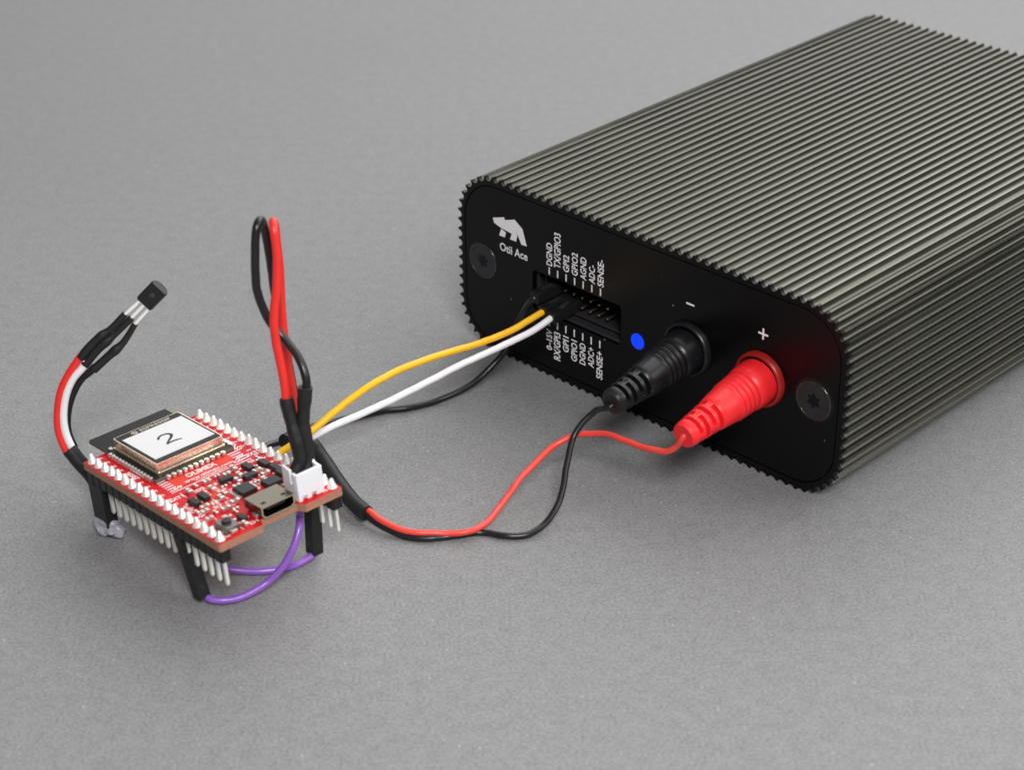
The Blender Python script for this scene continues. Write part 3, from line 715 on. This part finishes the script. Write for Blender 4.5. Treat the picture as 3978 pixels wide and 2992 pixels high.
# pin rows: plastic strip, pins, solder joints
def seg_strip(row):
    mb = MB()
    for i in range(19):
        a = 2.54*i
        poly = [(a-1.265, row-0.85), (a-0.85, row-1.24), (a+0.85, row-1.24), (a+1.265, row-0.85), (a+1.265, row+0.85), (a+0.85, row+1.24), (a-0.85, row+1.24), (a-1.265, row+0.85)]
        mb.prism(poly, -BT-2.54, -BT-0.02)
    return mb.build('pin_strip', M['hplastic'], board, sharp=20)
pin_mb = MB().box((-0.32, -0.32, -9.35), (0.32, 0.32, 1.2))
pin_mb.add([(-.32, -.32, -9.35), (.32, -.32, -9.35), (.32, .32, -9.35), (-.32, .32, -9.35), (-.15, -.15, -9.75), (.15, -.15, -9.75), (.15, .15, -9.75), (-.15, .15, -9.75)], [(0, 1, 5, 4), (1, 2, 6, 5), (2, 3, 7, 6), (3, 0, 4, 7), (7, 6, 5, 4)])
pin_me = pin_mb.mesh('pin', M['tin'], sharp=20, fix=True)
joints = []
for k in range(5):
    r_ = random.Random(k)
    hh = 1.25 + 0.3*r_.random()
    prof = [(0.02, 1.02), (0.12, 0.98), (0.38, 0.86), (0.7, 0.70 + 0.06*r_.random()), (hh*0.85, 0.54), (hh, 0.44), (hh+0.15, 0.38), (hh+0.32, 0.33), (hh+0.40, 0.20)]
    lean = Vector((r_.uniform(-.08, .08), r_.uniform(-.08, .08), 1))
    joints.append(MB().lathe(prof, (0, 0, 0), lean, 14, ref=(1, 0, 0)).mesh('solder_joint', M['solder'], sharp=60, fix=True))
for row in (0.0, 25.4):
    strip = seg_strip(row)
    for i in range(19):
        p = put(pin_me, 'pin', (2.54*i, row, 0), strip)
        j = put(joints[(i*3 + (1 if row else 0)) % 5], 'solder_joint', (2.54*i, row, 0), pcb, (0, 0, i*1.3))

# radio module: black board, metal shield, edge pads
mod = MB().prism([(-7.5, 3.7), (18.0, 3.7), (18.0, 21.7), (-7.5, 21.7)], 0.03, 0.85, 1, 0, 0).build('radio_module', [M['modpcb'], M['modedge']], board, sharp=30)
shield = MB().prism(rrect(-0.1, 5.25, 16.35, 20.65, 0.5, 4), 0.88, 3.05, 0, 0)
sh_o = shield.build('shield', M['shield'], mod, sharp=40)
MB().prism(rrect(0.15, 5.5, 16.1, 20.4, 0.4, 4), 3.06, 3.12).build('shield_marking', M['shieldtop'], mod, sharp=30)
MB().prism(rrect(-0.3, 5.05, 16.55, 20.85, 0.5, 4), 0.87, 1.10).build('shield_flange', M['shield'], mod, sharp=40)
MB().prism([(2.3, 6.1), (14.6, 6.15), (14.55, 19.9), (2.35, 19.85)], 3.13, 3.21).build('sticker', M['sticker'], mod, sharp=30)['label'] = 'white paper sticker with a handwritten 2'
# handwritten 2: a marker stroke
def stroke(pts, w, z):
    path = catmull([(x, y, 0) for x, y in pts], 0.12); L_, R_ = [], []
    for i, p in enumerate(path):
        d = (path[min(i+1, len(path)-1)] - path[max(i-1, 0)]).normalized(); nrm = Vector((-d.y, d.x, 0))
        ww = w * (0.75 + 0.35*math.sin(math.pi*min(1, i/len(path)*1.1)))
        L_.append((p + nrm*ww/2)); R_.append((p - nrm*ww/2))
    vs = [(v.x, v.y) for v in L_] + [(v.x, v.y) for v in R_]; k = len(L_)
    return vs, [(i, i+1, k+i+1, k+i) for i in range(k-1)]
TWO = [(7.95, 11.05), (7.35, 11.3), (6.85, 12.0), (6.75, 12.9), (7.15, 13.7), (7.9, 13.95), (8.7, 13.5), (9.5, 12.6), (10.3, 11.7), (10.95, 11.15)]
TWO2 = [(10.95, 11.15), (10.75, 11.6), (10.65, 12.5), (10.75, 13.4), (11.05, 14.5)]
silk('handwritten_numeral', [stroke(TWO, 0.56, 0), stroke(TWO2, 0.54, 0)], 3.225, 'marker', mod)
silk('lettering', [btext('ESPRESSIF', 1.75, 10.8, 7.1, 1.1, 0.02)], 3.135, 'etch', mod)
silk('emblem', [(circle(1.25, 9.5, 0.72, 20), [tuple(range(20))])], 3.135, 'etch', mod)
silk('emblem_arc', [stroke([(1.75, 9.0), (1.3, 9.0), (0.95, 9.4), (0.9, 9.9)], 0.14, 0), stroke([(1.85, 9.5), (1.45, 9.4), (1.25, 9.7), (1.3, 10.1)], 0.14, 0)], 3.145, 'marker', mod)
pad = MB().box((-0.42, -0.5, 0.02), (0.42, 0.42, 0.92), 0, 0.12).mesh('edge_pad', M['lead'], sharp=30, fix=True)
for i in range(14):
    put(pad, 'edge_pad', (1.2 + 1.16*i, 3.55, 0), mod)
    put(pad, 'edge_pad', (1.2 + 1.16*i, 21.85, 0), mod, (0, 0, math.pi))
for i in range(11):
    put(pad, 'edge_pad', (18.2, 6.3 + 1.27*i, 0), mod, (0, 0, math.pi/2))
MB().box((-0.6, 4.1, 0.86), (0.3, 4.9, 1.3), 0, 0.06).build('antenna_part', M['lead'], mod)

# small parts on the board
def part(name, lo, hi, mt, ch=0.06, par=None):
    return MB().box(lo, hi, 0, ch).build(name, M[mt], par or board, sharp=30)
def transistor(a, b, w=1.5, l=2.9, hgt=1.05, along_b=True):
    t = part('transistor', (a - (w if along_b else l)/2, b - (l if along_b else w)/2, 0.12), (a + (w if along_b else l)/2, b + (l if along_b else w)/2, hgt), 'chip', 0.12)
    for s, q in ((-1, -0.95), (-1, 0.95), (1, 0.0)):
        if along_b: lo, hi = (a + s*w/2 - 0.05, b + q - 0.22, 0.02), (a + s*(w/2 + 0.75), b + q + 0.22, 0.32)
        else: lo, hi = (a + q - 0.22, b + s*w/2 - 0.05, 0.02), (a + q + 0.22, b + s*(w/2 + 0.75), 0.32)
        lo, hi = tuple(min(x, y) for x, y in zip(lo, hi)), tuple(max(x, y) for x, y in zip(lo, hi))
        part('lead', lo, hi, 'lead', 0.05, t)
    return t
for a, b, al in ((27.9, 13.2, True), (27.0, 18.9, False), (28.3, 21.9, False), (31.7, 22.3, False), (30.4, 17.1, True), (30.9, 4.1, False), (30.4, 6.5, False)):
    transistor(a, b, along_b=al)
t = part('regulator', (34.6, 16.6, 0.12), (37.4, 20.0, 1.25), 'chip', 0.12)
for q in (17.1, 18.3, 19.5): part('lead', (37.35, q-.3, .02), (38.2, q+.3, .35), 'lead', .05, t)
part('inductor', (33.2, 20.8, 0.05), (35.2, 23.2, 1.2), 'chip', 0.15)
ic = part('interface_chip', (32.6, 11.6, 0.12), (36.2, 15.0, 1.15), 'chip', 0.1)
for k in range(5):
    part('lead', (32.85 + 0.66*k, 10.7, 0.02), (33.12 + 0.66*k, 11.65, 0.45), 'lead', 0.05, ic)
    part('lead', (32.85 + 0.66*k, 14.95, 0.02), (33.12 + 0.66*k, 15.9, 0.45), 'lead', 0.05, ic)
def chipcap(a, b, along_b=True, l=1.7, w=0.9, hgt=0.75, mt='ceramic'):
    lo, hi = ((a-w/2, b-l/2, 0.03), (a+w/2, b+l/2, hgt)) if along_b else ((a-l/2, b-w/2, 0.03), (a+l/2, b+w/2, hgt))
    c = part('capacitor', lo, hi, mt, 0.06)
    for s in (-1, 1):
        if along_b: e = ((a-w/2-.04, b+s*(l/2-.15)-.28, 0.02), (a+w/2+.04, b+s*(l/2-.15)+.28, hgt+.03))
        else: e = ((a+s*(l/2-.15)-.28, b-w/2-.04, 0.02), (a+s*(l/2-.15)+.28, b+w/2+.04, hgt+.03))
        part('end_cap', e[0], e[1], 'lead', 0.08, c)
for a, b, al in ((26.1, 5.9, False), (28.6, 9.5, False), (32.9, 8.7, False), (28.0, 16.2, False), (33.6, 4.6, True), (25.4, 10.4, True), (26.0, 14.6, True), (24.9, 16.9, False), (29.9, 14.6, False),
                 (29.4, 19.4, True), (33.4, 18.4, False), (31.6, 19.8, True), (36.3, 9.6, True), (37.2, 6.9, True), (35.2, 3.6, True), (38.2, 2.7, True), (26.4, 22.1, True), (38.4, 20.6, True), (31.6, 13.2, True)):
    chipcap(a, b, al, l=1.6 if (a*7+b) % 2 > 1 else 1.35, w=0.85)
for a, b, al in ((25.0, 13.0, True), (25.3, 19.4, False), (29.6, 11.6, True), (31.8, 10.2, False), (33.9, 6.6, True), (36.8, 4.9, False), (38.6, 8.2, True), (38.2, 14.2, False), (40.2, 5.6, True),
                 (39.6, 7.6, False), (33.0, 16.9, True), (24.9, 8.1, False), (40.4, 18.6, True), (39.7, 22.7, False), (28.8, 7.6, True), (34.0, 2.6, False), (36.6, 22.6, True), (24.9, 22.6, False)):
    chipcap(a, b, al, 1.05, 0.55, 0.5, 'chip' if (a + b) % 3 > 1.6 else 'ceramic')
transistor(42.8, 6.9, 1.3, 2.2, 0.95, False)
chipcap(44.9, 6.1, False, 1.3, 0.8)
# push button
bt = part('push_button', (41.5, 1.5, 0.05), (45.6, 4.7, 1.45), 'button', 0.15)
MB().lathe([(1.4, 0.95), (1.95, 0.92), (2.05, 0.8)], (43.5, 3.1, 0), (0, 0, 1), 20).build('plunger', M['chip'], bt)
for q in (0.9, 4.65): part('lead', (42.6, q, 0.02), (44.4, q+.65, 0.3), 'lead', 0.06, bt)
part('tab', (45.55, 2.4, 0.1), (46.1, 3.8, 0.8), 'lead', 0.08, bt)
# USB receptacle, opening towards the notch
ush = MB()
prof = [(9.3, 0.75), (10.1, 0.05), (15.9, 0.05), (16.7, 0.75), (16.7, 2.55), (9.3, 2.55)]
inner = [(9.6, 0.85), (10.25, 0.32), (15.75, 0.32), (16.4, 0.85), (16.4, 2.28), (9.6, 2.28)]
k = len(prof)
ush.v = [(40.3, y, z) for y, z in prof] + [(46.0, y, z) for y, z in prof] + [(46.0, y, z) for y, z in inner] + [(41.0, y, z) for y, z in inner]
for i in range(k):
    j = (i+1) % k
    ush.face((i, j, k+j, k+i)); ush.face((k+i, k+j, 2*k+j, 2*k+i), 1); ush.face((2*k+i, 2*k+j, 3*k+j, 3*k+i))
ush.face(range(k)); ush.face(range(3*k, 4*k))
us = ush.build('usb_port', [M['usb'], M['usbedge']], board, sharp=30)
part('contact_tongue', (41.2, 10.9, 1.2), (45.2, 15.1, 1.65), 'chip', 0.05, us)
part('latch_hole', (44.2, 10.3, 2.53), (44.9, 11.2, 2.57), 'groove', 0, us); part('latch_hole', (44.2, 14.8, 2.53), (44.9, 15.7, 2.57), 'groove', 0, us)
for q in (8.75, 16.65): part('mounting_tab', (43.2, q, 0.02), (44.6, q+.6, 0.9), 'lead', 0.08, us)
for k5 in range(5): part('lead', (39.3, 11.5 + 0.65*k5, .02), (40.35, 11.75 + 0.65*k5, .3), 'lead', 0.04, us)
# white battery connector: open box, taller at the back
JA0, JA1, JB0, JB1 = 41.3, 45.9, 17.7, 23.6
jb = MB()
jb.prism([(JB0, 0.0), (JB0+0.9, 0.0), (JB0+0.9, 0.9), (JB0+1.9, 0.9), (JB0+1.9, 0.0), (JB0+3.0, 0.0), (JB0+3.0, 0.9), (JB0+4.0, 0.9), (JB0+4.0, 0.0), (JB1, 0.0), (JB1, 5.7), (JB0, 5.7)], JA1-0.65, JA1, fn=lambda x, y, z: (z, x, y + 0.02))
jb.prism([(JA0, 0), (JA1-0.66, 0), (JA1-0.66, 5.7), (JA1-1.6, 5.75), (JA1-1.6, 3.4), (JA1-2.1, 3.4), (JA1-2.1, 6.1), (JA0, 6.5)], JB0, JB0+0.6, fn=lambda x, y, z: (x, z, y + 0.02))
jb.prism([(JA0, 0), (JA1-0.66, 0), (JA1-0.66, 5.7), (JA1-1.8, 5.8), (JA1-2.4, 6.6), (JA0, 6.6)], JB1-0.6, JB1, fn=lambda x, y, z: (x, z, y + 0.02))
jb.box((JA0, JB0+0.61, 0.02), (JA0+0.5, JB1-0.61, 3.0)); jb.box((JA0+0.51, JB0+0.61, 0.02), (JA1-0.67, JB1-0.61, 1.0))
jo = jb.build('battery_connector', M['jst'], board, sharp=30)
jo['label'] = 'white open-topped two-pin battery connector'
bv = jo.modifiers.new('soft_edges', 'BEVEL'); bv.width = 0.00012; bv.segments = 2; bv.limit_method = 'ANGLE'; bv.angle_limit = math.radians(40)

# ------------------------------------------------------------------ purple jumper under the board
fl, fl2 = PATHS['front_leg'], PATHS['back_leg']
po = (-50.0, -46.0, 0.0)
pj = thing('jumper_wire', 'purple jumper wire looping under the board between two black connector legs', 'wire', po)
MB().tube(rel(PATHS['purple'], po), 0.74, 12).build('wire', M['purple'], pj)
AX = BRD_R @ Vector((1, 0, 0))
for seg in (fl, fl2):
    a, b = Vector(seg[0]) - Vector(po), Vector(seg[1]) - Vector(po)
    hs = MB().obox(a, b, 1.26, AX, 0, 0.10).build('connector_housing', M['hplastic'], pj, sharp=25)
    t_ = (b - a).normalized(); u_ = (AX - t_*AX.dot(t_)).normalized()
    c_ = a + (b - a)*0.82 + u_*1.25
    MB().obox(c_ - t_*0.3, c_ + t_*0.5, 0.06, AX, 0, 0.0, 0.25).build('latch', M['shroud'], hs, sharp=0)

# ------------------------------------------------------------------ temperature sensor lead with hot glue
so = (-82.0, -30.0, 0.0)
se = thing('temperature_sensor_lead', 'small black transistor-shaped sensor on a red, white and black wire stalk', 'sensor', so)
for key, mt, lab in (('sens_red', 'redpvc', 'red sensor wire'), ('sens_white', 'white', 'white sensor wire'), ('sens_black', 'blackpvc', 'black sensor wire')):
    MB().tube(rel(PATHS[key], so), 0.79, 14).build('wire', M[mt], se)['label'] = lab
MB().tube(rel(PATHS['sens_sleeve'], so), lumpy(1.55, 0.02, 8), 16).build('sleeve', M['shrink'], se)
for key, ph in (('shr1', 0.0), ('shr2', 2.0), ('shr3', 4.0)):
    prof = lambda s, ph=ph: 0.68 + 0.22*(1/(1+math.exp(-(s-0.45)*22))) + 0.04*math.sin(9*s+ph) + (0.13*math.exp(-((s-0.5)/0.07)**2))
    MB().tube(rel(PATHS[key], so), prof, 14, 0.3).build('heat_shrink', M['shrink'], se)
for key in ('leg1', 'leg2', 'leg3'):
    a, b = rel(PATHS[key], so)
    MB().tube([a - (b-a).normalized()*0.3, b + (b-a).normalized()*0.5], 0.34, 12, smooth=False).build('sensor_leg', M['bright'], se, sharp=20)
# package: half-round body with a flat face towards the camera's lower left
A0, A1 = rel(PATHS['to92'], so); e0, e1 = rel(PATHS['to92_edge'], so)
t_ = (A1 - A0).normalized(); L_ = (A1 - A0).length
t_ = (t_ + Vector((0, -0.22, 0.06))).normalized()
x_ = (e1 - e0); x_ = (x_ - t_*x_.dot(t_)).normalized(); y_ = t_.cross(x_)
if y_.y < 0: y_ = -y_
poly = [(px*0.84, py*0.80) for px, py in [(-1.95, -0.75), (1.95, -0.75)] + [(2.35*math.cos(math.radians(q)), 0.35 + 2.2*math.sin(math.radians(q))) for q in range(-18, 199, 12)]]
TL = 5.0
mb = MB(); k = len(poly)
for dz, s in ((0, .95), (0.18, 1.0), (TL-.22, 1.0), (TL, .93)):
    mb.v += [tuple(A0 + x_*px*s + y_*py*s + t_*dz) for px, py in poly]
for r_ in range(3):
    for i in range(k):
        j = (i+1) % k
        mb.face((r_*k+i, r_*k+j, (r_+1)*k+j, (r_+1)*k+i))
mb.face(range(k)); mb.face(range(3*k, 4*k))
sb = mb.build('sensor_body', M['sensor'], se, sharp=30)
c_ = A0 + t_*2.9 - y_*0.607
MB().lathe([(0, 0.5), (0.03, 0.45)], c_, -y_, 20).build('moulded_mark', M['dot'], sb)
# housing on the first two pins and the glue that holds it
ha, hb = brdpt(1.27, 0, -BT-2.54) - Vector(so), brdpt(1.27, 0, -13.4) - Vector(so)
MB().obox(ha, hb, 2.52, AX, 0, 0.10, 1.27).build('connector_housing', M['hplastic'], se, sharp=25)
gl = bmesh.new(); bmesh.ops.create_icosphere(gl, subdivisions=4, radius=1.0)
gc = Vector((-80.9, -29.7, 1.9))
for v in gl.verts:
    n_ = v.co.normalized()
    q = n_.copy()
    w = 1.0 + 0.50*noise.noise(n_*1.35 + Vector((3.1, 0, 7))) + 0.10*noise.noise(n_*2.6 + Vector((0, 5, 1)))
    p = AX*0 + Vector((AX.x, AX.y, 0)).normalized()*(q.x*4.0*w) + Vector((-AX.y, AX.x, 0)).normalized()*(q.y*2.5*w) + Vector((0, 0, q.z*2.0*w))
    p += gc
    if p.z < 0.02: p.z = 0.02
    v.co = (p - Vector(so)) * S
gm = bpy.data.meshes.new('hot_glue'); gl.to_mesh(gm); gl.free()
gm.materials.append(M['glue']); gm.polygons.foreach_set('use_smooth', [True]*len(gm.polygons))
link('hot_glue', gm, se)['label'] = 'milky blob of hot glue at the foot of the connector'
